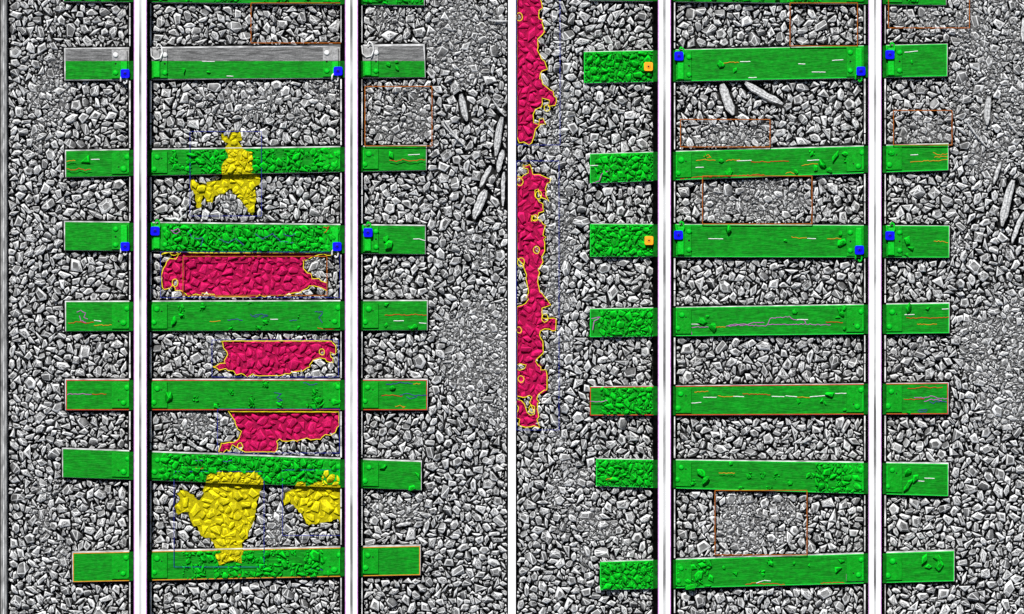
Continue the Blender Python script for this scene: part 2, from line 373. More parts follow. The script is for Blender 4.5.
def put(px, py, d, vi, ri, force=False, on=None):
    m, r = get_mask(vi, ri, int(round(d * 4)))
    cx = int((px + MG) * Q); cy = int((py + MG) * Q)
    if cx - r < 0 or cy - r < 0 or cx + r + 1 > GW or cy + r + 1 > GH: return False
    sl = (slice(cy - r, cy + r + 1), slice(cx - r, cx + r + 1))
    s = surf[cy, cx] if on is None else on
    if not force:
        if (occ[sl] & m).any(): return False
        if (surf[sl][m] != s).any(): return False
        cc = colm[sl][m]; c0 = colm[cy, cx]
        if (cc != c0).any() and (cc == c0).mean() < .84: return False
    occ[sl] |= m
    stones.append((px, py, d, vi, ri * math.pi / 10, s, 1 if (on == 2 and colm[cy, cx] == 0) else int(colm[cy, cx]), float(fine[cy, cx])))
    return True
# single stones seen lying on the sleepers (tile coords, size px)
SINGLE = [('A1', 725, 277, 6.5), ('A1', 820, 283, 4), ('A2', 545, 254, 4.5), ('A2', 578, 268, 5), ('A2', 577, 243, 3.5), ('B1', 335, 40, 11), ('B2', 555, 20, 8), ('B2', 535, 348, 7), ('B2', 545, 375, 10),
          ('C1', 683, 82, 9), ('C1', 660, 382, 11), ('C2', 340, 400, 10), ('C2', 640, 108, 9), ('C2', 560, 345, 6), ('C2', 537, 18, 5), ('C2', 535, 98, 5),
          ('A3', 848, 253, 8), ('A3', 904, 275, 5.5), ('A4', 582, 243, 4), ('B3', 880, 85, 9), ('B3', 850, 42, 5), ('B3', 790, 20, 5), ('B3', 880, 310, 8), ('B4', 230, 52, 9), ('B4', 202, 70, 6), ('B4', 257, 78, 6), ('B4', 280, 25, 12),
          ('B4', 318, 15, 6), ('B4', 125, 85, 5), ('B4', 305, 365, 9), ('B4', 300, 328, 5), ('B4', 85, 355, 4), ('B4', 565, 355, 9), ('B4', 580, 385, 7), ('B4', 565, 412, 6), ('B4', 500, 8, 7), ('C3', 778, 82, 10), ('C3', 816, 106, 10), ('C3', 797, 65, 4),
          ('C4', 122, 45, 6), ('C4', 295, 38, 7), ('C4', 305, 55, 7), ('C4', 315, 30, 6), ('C4', 290, 68, 5), ('C4', 568, 32, 10), ('C4', 645, 30, 5), ('C4', 258, 372, 9), ('C4', 228, 395, 5), ('C4', 135, 398, 5), ('C4', 318, 432, 4), ('C4', 570, 442, 5), ('C4', 240, 405, 4), ('C4', 318, 112, 5),
          ('D2', 498, 62, 8), ('D2', 628, 95, 8), ('D2', 605, 143, 7), ('D2', 245, 395, 12), ('D2', 215, 435, 8), ('D3', 735, 85, 10), ('D3', 750, 112, 9), ('D3', 845, 50, 4), ('D3', 770, 480, 8), ('D3', 725, 470, 11), ('D3', 693, 515, 10), ('D3', 860, 460, 6), ('D3', 820, 440, 4),
          ('D4', 165, 95, 6), ('D4', 200, 97, 5), ('D4', 538, 82, 8), ('D4', 565, 105, 9), ('D4', 600, 408, 11), ('D4', 655, 432, 10), ('D4', 650, 402, 9), ('D4', 615, 435, 7), ('D4', 278, 445, 9), ('D4', 290, 415, 7), ('D4', 170, 430, 4), ('D4', 25, 425, 6), ('D4', 112, 425, 3.5)]
for t, x, y, d in SINGLE:
    px, py = Z(t, x, y); put(px, py, d * 1.1, R.randrange(NB), R.randrange(20), True, 2)
px, py = Z('D4', 538, 130); put(px, py, 15, NB + 2, 13, True, 2)
# notable big stones in the bed
for t, x, y, d in [('A2', 770, 70, 11), ('A2', 808, 345, 14), ('A2', 855, 243, 10), ('A1', 362, 48, 11), ('A1', 338, 352, 10), ('B1', 635, 232, 13), ('B2', 805, 182, 11), ('B4', 720, 202, 13), ('B4', 840, 192, 12), ('C1', 660, 265, 11), ('C2', 590, 222, 11), ('C3', 718, 190, 15), ('C4', 120, 525, 16),
                   ('C4', 920, 437, 13), ('B3', 705, 240, 13), ('B3', 765, 530, 17), ('B3', 828, 550, 11), ('B3', 910, 450, 15), ('B3', 705, 165, 13), ('C3', 850, 190, 14), ('C3', 755, 240, 13), ('D1', 58, 68, 12), ('D1', 240, 275, 12), ('C1', 210, 78, 14), ('A4', 885, 240, 11), ('A4', 840, 350, 14), ('D4', 520, 285, 15), ('D2', 730, 50, 11),
                   ('B2', 790, 580, 12), ('A2', 715, 120, 11), ('B3', 390, 465, 13), ('D4', 905, 580, 12), ('C4', 880, 160, 12), ('B2', 85, 145, 11), ('A1', 437, 455, 13), ('D2', 65, 560, 13), ('D3', 845, 180, 13), ('D4', 95, 325, 12)]:
    px, py = Z(t, x, y); put(px, py, d * 1.08, R.randrange(NB), R.randrange(20))
put(314, 266, 17, NB - 5, 3, True)
# timber splinters and sticks lying on the ballast: (x0,y0,x1,y1,width px,label)
SPL = [(461, 94, 467, 121, 7, 'short pale timber splinter lying upright among stones right of the left track'),
       (443, 119, 466, 147, 1.8, 'thin pale stick slanting down to the right beside the left track'),
       (493, 100, 505, 116, 1.8, 'thin pale stick near the white kerb, above the long broken timber'),
       (502, 117, 496, 156, 7, 'long broken grey timber splinter beside the white kerb'),
       (491, 166, 480, 187, 5, 'narrow timber splinter lying just above the widest splinter by the left track'),
       (486, 190, 474, 219, 9, 'widest grooved timber splinter right of the left track, tilted'),
       (503, 150, 498, 172, 6, 'short timber splinter touching the white kerb'),
       (504, 172, 503, 206, 4, 'slim upright timber splinter along the white kerb'),
       (722, 84, 733, 115, 10, 'broad pointed timber splinter standing upright between the rails of the right track'),
       (745, 83, 783, 104, 8, 'long timber splinter slanting across the gap between the right track rails'),
       (989, 96, 987, 125, 7, 'upright timber splinter among stones right of the right track'),
       (967, 122, 987, 147, 1.8, 'thin pale stick slanting down beside the right track'),
       (1008, 121, 1019, 135, 1.6, 'small thin stick near the right edge of the gravel'),
       (1001, 162, 994, 184, 4, 'bent slim timber splinter above the large splinter by the right track'),
       (1013, 180, 1002, 226, 9, 'largest grooved timber splinter right of the right track'),
       (1024, 212, 1012, 243, 5, 'slim timber splinter at the far right of the gravel'),
       (1024, 18, 1023, 42, 4, 'pale splinter at the upper right corner of the gravel'),
       (441, 122, 458, 140, 1.4, 'thinner stick parallel to and left of the thin slanting stick by the left track'),
       (484, 121, 495, 132, 1.5, 'short thin stick slanting down to the broken timber by the white kerb'),
       (489, 20, 508, 21, 1.8, 'short level pale stick near the top of the white kerb'),
       (970, 419, 982, 419, 1.4, 'tiny pale twig lying level right of the red edged sleeper'),
       (411, 523, 396, 526, 4, 'flat narrow timber chip below the slanting sleeper of the left track'),
       (800, 443, 812, 437, 3, 'slim chip of timber between the right track rails')]
for x0, y0, x1, y1, w, _ in SPL:
    L = math.hypot(x1 - x0, y1 - y0); ux, uy = (x1 - x0) / L, (y1 - y0) / L
    A = (PX - x0) * ux + (PY - y0) * uy; B = np.abs(-(PX - x0) * uy + (PY - y0) * ux)
    if w > 3: occ |= (A > -1) & (A < L + 1) & (B < w / 2 + .5)
# greedy packing from large to small
CL = [(16.5, 60, 0), (14.2, 420, 0), (12.4, 1500, 0), (11, 5000, 0), (9.7, 16000, 0), (8.5, 26000, .55), (7.4, 32000, .8), (6.2, 34000, 1), (5, 36000, 1.3), (4.2, 34000, 1.3), (3.4, 60000, 1.3), (2.7, 90000, 1.3), (2.2, 60000, 1.3)]
dens2 = np.ones((GH, GW), np.float32)
for k, x0, x1, d in ONTOP:
    m = (surf == 2) & inpoly(grow(SL[k], 1), PX, PY) & (PX > x0) & (PX < x1); dens2[m] = d
# beds: thin out sleeper-top areas with low density by blocking blobs
blk = NP.rand(GH // 14 + 1, GW // 14 + 1).repeat(14, 0).repeat(14, 1)[:GH, :GW]
occ |= (surf == 2) & (blk > dens2) & (colm < 20)
for d, n, fmax in CL:
    if d <= 5:
        ys, xs = np.nonzero(~occ); idx = NP.randint(0, len(ys), n); cand = zip(xs[idx], ys[idx])
    else:
        ys, xs = np.nonzero(~occ); idx = NP.randint(0, len(ys), n); cand = zip(xs[idx], ys[idx])
    for cx, cy in cand:
        f = fine[cy, cx]
        if d < 3 and f < .2 and surf[cy, cx] == 1 and (d < 2.5 or R.random() < .75): continue
        if d > 5:
            if f > .15 and R.random() < (f * 1.3 if R.random() > .12 else .3) * min(1, (d - 2) / 4.5): continue
        px, py = (cx + .5) / Q - MG, (cy + .5) / Q - MG
        dd = d * R.uniform(.93, 1.07)
        if surf[cy, cx] == 2: 
            if d > 12: continue
            dd *= .92
        if d >= 4.2: vi = (NB + R.randrange(NL)) if R.random() < .05 else R.randrange(NB)
        else: vi = NB + NL + R.randrange(24)
        put(px, py, round(dd * 4) / 4, vi, R.randrange(20))

def build_stones(name, sel, mats, parent=None):
    cos, lps, tots, mis = [], [], [], []; off = 0
    for (px, py, d, vi, a, s, c, f) in sel:
        v = VAR[vi]; D = d * S * 1.04
        ca, sa = math.cos(a), math.sin(a); co = v['co'] * D
        if d > 11: co = co * np.array([1, 1, .8])
        x = co[:, 0] * ca - co[:, 1] * sa; y = co[:, 0] * sa + co[:, 1] * ca; z = co[:, 2]
        hh = z.max()
        if s == 2:
            zc = Z_TOP + .004 + hh * .78
        else:
            low = 0.0 if f > .3 else max(0, (8.5 - d)) * .0050
            zc = -.012 + R.uniform(-.010, .010) - low - hh
        if s != 2 and 655 > px > 584 and c == 1: zc += .012
        p = W(px, py, zc)
        cos.append(np.stack([x + p.x, y + p.y, z + zc], 1)); lps.append(v['loops'] + off); tots.append(v['tot']); mis.append(v['mi']); off += len(co)
    if not cos: return None
    co = np.concatenate(cos).astype(np.float32); lp = np.concatenate(lps).astype(np.int32); tt = np.concatenate(tots).astype(np.int32); mi = np.concatenate(mis).astype(np.int32)
    me = bpy.data.meshes.new(name); me.vertices.add(len(co)); me.vertices.foreach_set('co', co.ravel())
    me.loops.add(len(lp)); me.loops.foreach_set('vertex_index', lp)
    me.polygons.add(len(tt)); st = np.concatenate([[0], np.cumsum(tt)[:-1]]).astype(np.int32)
    me.polygons.foreach_set('loop_start', st); me.polygons.foreach_set('loop_total', tt)
    for m in mats: me.materials.append(m)
    me.polygons.foreach_set('material_index', mi); me.update(calc_edges=True); me.validate()
    return link(name, me, parent)
Z_TOP = 0.012

# ------------------------------------------------------------------ the ground and the ballast
bm = bmesh.new(); n = 60
bmesh.ops.create_grid(bm, x_segments=2, y_segments=2, size=300)
for v in bm.verts: v.co.z = -.095
tag(from_bm('ground', bm, [M['bed']]), kind='structure')
grey = [s for s in stones if s[6] == 0 or (s[6] == 1 and False)]
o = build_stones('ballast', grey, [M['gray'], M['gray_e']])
tag(o, 'crushed grey stone ballast filling the beds around both tracks', 'ballast', kind='stuff')
# heightfield of fine grit that fills the fine zones between the stones
st = 3; gyi, gxi = np.arange(0, GH, st), np.arange(0, GW, st); nr, nc = len(gyi), len(gxi)
fz = fine[np.ix_(gyi, gxi)] + (NP.rand(nr, nc) - .5) * .3
sf = surf[np.ix_(gyi, gxi)]; cm = colm[np.ix_(gyi, gxi)]
hz = -.056 + .028 * np.clip(fz * 1.2, 0, 1) + (NP.rand(nr, nc) - .5) * .020 
ok = (fz > .28) & (sf == 1) & (cm == 0)
quad = ok[:-1, :-1] & ok[1:, :-1] & ok[:-1, 1:] & ok[1:, 1:]
idg = np.arange(nr * nc).reshape(nr, nc)
qs = np.stack([idg[1:, :-1][quad], idg[1:, 1:][quad], idg[:-1, 1:][quad], idg[:-1, :-1][quad]], 1)
used, inv = np.unique(qs, return_inverse=True); inv = inv.reshape(qs.shape)
jx = PX[np.ix_(gyi, gxi)] + (NP.rand(nr, nc) - .5) * .9; jy = PY[np.ix_(gyi, gxi)] + (NP.rand(nr, nc) - .5) * .9
vv = np.stack([(jx - 512) * S, (307 - jy) * S, hz], -1).reshape(-1, 3)[used]
me = bpy.data.meshes.new('fine_grit'); me.from_pydata(vv.tolist(), [], inv.tolist()); me.update()
tag(link('fine_grit', me, None, [M['fine_grit']]), 'fine grey grit packed between the stones in the worn parts of the beds', 'grit', kind='stuff')

def clip_poly(P, Qd):
    out = list(P); n = len(Qd)
    for i in range(n):
        ax, ay = Qd[i]; bx, by = Qd[(i + 1) % n]; inp = out; out = []
        side = lambda p: (bx - ax) * (p[1] - ay) - (by - ay) * (p[0] - ax)
        for j in range(len(inp)):
            p, q = inp[j], inp[(j + 1) % len(inp)]; sp, sq = side(p), side(q)
            if sp >= 0: out.append(p)
            if (sp >= 0) != (sq >= 0):
                t = sp / (sp - sq); out.append((p[0] + (q[0] - p[0]) * t, p[1] + (q[1] - p[1]) * t))
        if not out: return []
    return out
RL = {'A': 'long crimson dyed ballast patch between sleepers, widest of those in the left track',
      'B': 'crimson dyed ballast patch just above the red edged sleeper of the left track',
      'C': 'crimson dyed ballast patch just below the red edged sleeper of the left track',
      'D': 'crimson dyed ballast strip at the top beside the white kerb',
      'E': 'long crimson dyed ballast strip down the right side of the white kerb'}
for i, (k, P) in enumerate(RED.items()):
    c = W(sum(p[0] for p in P) / len(P), sum(p[1] for p in P) / len(P), 0)
    t = tag(empty('crimson_patch', c), RL[k], 'dyed ballast', 'crimson dyed patches of ballast')
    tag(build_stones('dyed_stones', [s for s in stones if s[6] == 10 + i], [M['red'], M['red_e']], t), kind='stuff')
    bm = bmesh.new(); poly_prism(bm, P, -.06, -.038, conv=False); from_bm('dyed_fines', bm, [M['red_bed']], t)
    J = P; bm = bmesh.new()
    tube(bm, [W(x, y, .004 + R.uniform(-.002, .002)) for x, y in J], .0030, 5, closed=True)
    from_bm('yellow_outline', bm, [M['cord']], t)
    for x_, y_, r_, kk_ in ISL:
        if kk_ != k: continue
        bm = bmesh.new(); tube(bm, [W(x_ + (r_ + R.uniform(-.3, .5)) * math.cos(a_ * .571), y_ + (r_ * 1.25 + R.uniform(-.3, .5)) * math.sin(a_ * .571), .004) for a_ in range(11)], .0028, 5, closed=True)
        from_bm('yellow_outline', bm, [M['cord']], t)
YLb = {'A': 'yellow dyed stones crossing the second sleeper of the left track',
       'B': 'largest yellow dyed patch of ballast, reaching onto the slanting sleeper and the orange edged one',
       'C': 'yellow dyed patch of ballast against the left side of the second rail'}
for i, (k, P) in enumerate(YEL.items()):
    c = W(sum(p[0] for p in P) / len(P), sum(p[1] for p in P) / len(P), 0)
    t = tag(empty('yellow_patch', c), YLb[k], 'dyed ballast', 'yellow dyed patches of ballast')
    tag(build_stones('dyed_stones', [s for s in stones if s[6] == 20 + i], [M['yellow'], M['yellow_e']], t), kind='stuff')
    bm = bmesh.new(); J = P; poly_prism(bm, J, -.06, -.034, conv=False); from_bm('dyed_fines', bm, [M['yellow_bed']], t)
    for sk in ('L2', 'L6', 'L7'):
        cp = clip_poly(P, grow(SL[sk], .5))
        if len(cp) > 3:
            bm = bmesh.new(); poly_prism(bm, cp, Z_TOP + .001, Z_TOP + .006, conv=False); from_bm('dyed_fines', bm, [M['yellow_bed']], t)

# ------------------------------------------------------------------ sleepers
def yat(P, x, edge):
    a, b = (P[0], P[1]) if edge == 't' else (P[3], P[2]); t = (x - a[0]) / (b[0] - a[0]); return a[1] + (b[1] - a[1]) * t
def dome(bm, px, py, r, z0, h, seg=10):
    rs = [(1, 0), (1, .45), (.82, .8), (.45, 1)]; rings = []
    for k, (q, zz) in enumerate(rs):
        rings.append([bm.verts.new(W(px + r * q * math.cos(a * 2 * math.pi / seg), py + r * q * .95 * math.sin(a * 2 * math.pi / seg), z0 + h * zz)) for a in range(seg)])
    for A, B in zip(rings, rings[1:]):
        for a in range(seg): bm.faces.new((A[a], A[(a + 1) % seg], B[(a + 1) % seg], B[a]))
    bm.faces.new(rings[-1]); bm.faces.new(rings[0][::-1])
def hook(bm, px, py, flip, sc=1.0, z=.05, r=.0065):
    pts = [(-4.5, -4), (-4, 1.5), (-1.5, 4), (2, 3.2), (3.6, -.5), (3, -5), (.6, -6.8), (-.8, -4.2)]
    P = []
    for i in range(len(pts) - 1):
        for t in (0, .34, .67): P.append((pts[i][0] + (pts[i + 1][0] - pts[i][0]) * t, pts[i][1] + (pts[i + 1][1] - pts[i][1]) * t))
    P.append(pts[-1])
    tube(bm, [W(px + x * sc * flip[0], py + y * sc * flip[1], z + .006 * math.sin(i * .3)) for i, (x, y) in enumerate(P)], r, 7)
LAB = {
 'L0': 'green sleeper mostly out of view at the top of the left track',
 'L1': 'sleeper half bare grey timber and half green, near the top of the left track',
 'L2': 'green sleeper with yellow stones spilling across it, left track',
 'L3': 'green sleeper heaped with green stones, directly above the longest crimson patch',
 'L4': 'green sleeper between the upper two crimson patches of the left track',
 'L5': 'green sleeper edged in red on the left track, between two crimson patches',
 'L6': 'slanting stone covered green sleeper of the left track above the biggest yellow patch',
 'L7': 'green sleeper edged in orange at the bottom of the left track',
 'L8': 'green sleeper just below the bottom of the left track',
 'R0': 'green sleeper mostly out of view at the top of the right track',
 'R1': 'green sleeper with its stone covered left end and orange marker, top of the right track',
 'R2': 'green sleeper sloping up to the right, second in view on the right track',
 'R3': 'clean green sleeper with white scratches and an orange marker, third on the right track',
 'R4': 'green sleeper with a long purple crack trace, middle of the right track',
 'R5': 'green sleeper edged in red on the right track',
 'R6': 'green sleeper with a cluster of green stones left of the fourth rail',
 'R7': 'green sleeper at the bottom of the right track with green stones at both plates',
 'R8': 'green sleeper just below the bottom of the right track'}
SLE = {}; HOLD = {}
for k, P in SL.items():
    cx = sum(p[0] for p in P) / 4; cy = sum(p[1] for p in P) / 4
    root = tag(empty('sleeper', W(cx, cy, -.15)), LAB[k], 'sleeper', 'green painted sleepers under the rails'); SLE[k] = root
    buried = k in BURIED
    up = 1.2 if k not in ('R1', 'R3', 'R5') else .5
    body = [(P[0][0] - 1.2, P[0][1] - up), (P[1][0] + .8, P[1][1] - up), (P[2][0] + .5, P[2][1] + .35), (P[3][0] - .8, P[3][1] + .35)]
    if buried:
        x0 = P[0][0] + 1; body[0] = (x0, yat(P, x0, 't') - .6); body[3] = (x0, yat(P, x0, 'b') + .4)
    if k == 'L1': body[0] = (64, 48)
    bm = bmesh.new(); poly_prism(bm, body, -.15, Z_TOP - .003, .004)
    from_bm('timber', bm, [M['rim'] if k != 'L1' else M['rim']], root)
    if k == 'L1':
        bare = [(65.5, 49.2), (423, 45.8), (424.5, 61), (65.5, 61)]
        bm = bmesh.new(); poly_prism(bm, bare, Z_TOP - .004, Z_TOP - .001, 0); o = from_bm('bare_top', bm, [M['wood']], root)
        o['label'] = 'bare grey weathered upper half of the timber'
        pt = [(65.5, 61), (424.5, 61), (425, 77), (65.5, 79.5)]
    else: pt = P
    bm = bmesh.new(); poly_prism(bm, pt, Z_TOP - .002, Z_TOP, .0012); from_bm('green_top', bm, [M['paint']], root)
    # edge line
    em = {'L5': M['t_red'], 'R5': M['t_red'], 'L7': M['t_orange']}.get(k, M['brightgreen'] if k[0] == 'R' else None)
    if em and k not in ('R0', 'R8'):
        bm = bmesh.new(); w = .75 if em != M['brightgreen'] else .9
        (ax, ay), (bx, by), (cx2, cy2), (dx, dy) = pt
        for q in ([(ax, ay), (bx, by), (bx, by + w), (ax, ay + w)], [(dx, dy - w), (cx2, cy2 - w), (cx2, cy2), (dx, dy)],
                  [(ax, ay + w), (ax + w, ay + w), (dx + w, dy - w), (dx, dy - w)], [(bx - w, by + w), (bx, by + w), (cx2, cy2 - w), (cx2 - w, cy2 - w)]):
            poly_prism(bm, q, Z_TOP - .001, Z_TOP + .0022)
        o = from_bm('edge_line', bm, [em], root)
    # tie plates
    rails = RAILS[:2] if k[0] == 'L' else RAILS[2:]
    clipped = k in ('L1', 'L3', 'R1', 'R3')
    for rc in rails:
        for sgn in (-1, 1):
            if buried and rc == RAILS[2] and sgn < 0: continue
            w0, w1 = 11.2, 28.5 if sgn < 0 else 27
            xs = sorted((rc + sgn * w0, rc + sgn * w1)); a, b = xs; ins = 1.3 if clipped else 2.2
            yt = lambda x: yat(P, x, 't') + ins; yb = lambda x: yat(P, x, 'b') - ins
            zp = Z_TOP + .014; bare_here = (k == 'L1')
            q = [(a, yt(a)), (b, yt(b)), (b, yb(b)), (a, yb(a))]
            bm = bmesh.new()
            if bare_here: poly_prism(bm, [(a, 61), (b, 61), (b, yb(b)), (a, yb(a))], Z_TOP - .001, zp, .0022)
            else: poly_prism(bm, q, Z_TOP - .001, zp, .0022)
            pl = from_bm('tie_plate', bm, [M['plate']], root)
            if bare_here:
                bm = bmesh.new(); poly_prism(bm, [(a, yt(a)), (b, yt(b)), (b, 60.8), (a, 60.8)], Z_TOP - .001, zp, .0022)
                o = from_bm('tie_plate', bm, [M['plate_bare']], root); o['label'] = 'bare grey upper half of the plate'; plb = o
            ym = (yt(rc) + yb(rc)) / 2
            hy = (yb(rc) - yt(rc)) / 2
            if clipped:
                bxs = rc + sgn * 24.6
                for dy_ in (-.62, 0, .62):
                    py = ym + dy_ * hy; bm = bmesh.new()
                    top_bare = bare_here and py < 61
                    par = plb if top_bare else pl
                    if dy_ == 0: dome(bm, bxs, py, 1.1, zp - .002, .0035, 8); from_bm('bolt_hole', bm, [M['hole']], par)
                    else: dome(bm, bxs, py, 2.8, zp - .001, .014); from_bm('bolt', bm, [M['spike_bare'] if top_bare else M['spike']], par, True)
                xr = sorted((rc + sgn * 13, rc + sgn * 19.5)); bm = bmesh.new()
                y0 = 61.2 if bare_here else ym - hy + 1
                poly_prism(bm, rect(xr[0], y0, xr[1], ym + hy - 1), zp - .001, zp + .02, .006); from_bm('clip_shoulder', bm, [M['spike']], pl)
                if bare_here:
                    bm = bmesh.new(); poly_prism(bm, rect(xr[0], ym - hy + 1, xr[1], 60.9), zp - .001, zp + .02, .006)
                    o = from_bm('clip_shoulder', bm, [M['plate_bare']], plb)
                bm = bmesh.new()
                lowside = (sgn < 0)
                if k == 'L1' and sgn > 0: hook(bm, rc + 17, ym - hy + 4.2, (-1 if False else 1, 1), 1.45, .05, .0052); o = from_bm('rail_clip', bm, [M['clip']], plb, True); o['label'] = 'pale unpainted hook shaped clip'
                elif lowside: hook(bm, rc - 16, ym + hy + .3, (1, -1), .8, .045, .006); from_bm('rail_clip', bm, [M['clip'] if k[0] == 'L' else M['spike']], pl, True)
                else: hook(bm, rc + 16, ym - hy + 2.5, (1, 1), 1.0, .045, .007); from_bm('rail_clip', bm, [M['spike']], pl, True)
            else:
                pos = [(-13.2, -.62), (-17, .55)] if sgn < 0 else [(13.5, .55), (17, -.55)]
                for dx_, dy_ in pos:
                    bm = bmesh.new(); px, py = rc + dx_ + R.uniform(-.8, .8), ym + dy_ * hy + R.uniform(-1, 1)
                    dome(bm, px, py, R.uniform(2.7, 3.4), zp - .001, .014, 9); from_bm('spike', bm, [M['spike']], pl, True)
                bm = bmesh.new(); dome(bm, rc + sgn * 21.5, ym - .4 * hy * sgn, .9, zp - .002, .0035, 8); from_bm('spike_hole', bm, [M['hole']], pl)
                xr = sorted((rc + sgn * 11.4, rc + sgn * 12.6))
                if R.random() < .8:
                    bm = bmesh.new(); poly_prism(bm, rect(xr[0], ym - hy + 1, xr[1], ym + hy - 1), zp - .001, zp + .006, .002); from_bm('plate_shoulder', bm, [M['spike']], pl)

# stones on the sleepers, one heap per sleeper
cents = {k: P for k, P in SL.items()}
by = {k: [] for k in SL}
for s in stones:
    if s[6] != 1: continue
    best = min(SL, key=lambda k: (0 if SL[k][0][0] - 3 <= s[0] <= SL[k][1][0] + 3 else 500) + abs((SL[k][0][1] + SL[k][3][1] + SL[k][1][1] + SL[k][2][1]) / 4 - s[1]))
    by[best].append(s)
WHERE = {'L0': 'top edge sleeper of the left track', 'L1': 'half bare sleeper of the left track', 'L2': 'sleeper crossed by yellow stones', 'L3': 'sleeper above the longest crimson patch', 'L4': 'sleeper between the upper two crimson patches',
         'L5': 'red edged sleeper of the left track', 'L6': 'slanting sleeper above the biggest yellow patch', 'L7': 'orange edged sleeper', 'R0': 'top edge sleeper of the right track', 'R1': 'first full sleeper of the right track', 'R2': 'second full sleeper of the right track',
         'R3': 'third sleeper of the right track by the orange marker', 'R4': 'sleeper with the purple trace', 'R5': 'red edged sleeper of the right track', 'R6': 'last but one sleeper of the right track', 'R7': 'bottom sleeper of the right track', 'L8': 'sleeper below the left track', 'R8': 'sleeper below the right track'}
for k, l in by.items():
    if l:
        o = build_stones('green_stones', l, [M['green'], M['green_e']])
        tag(o, 'green dyed stones on the ' + WHERE[k], 'stones', 'green dyed stones on the sleepers', 'stuff')
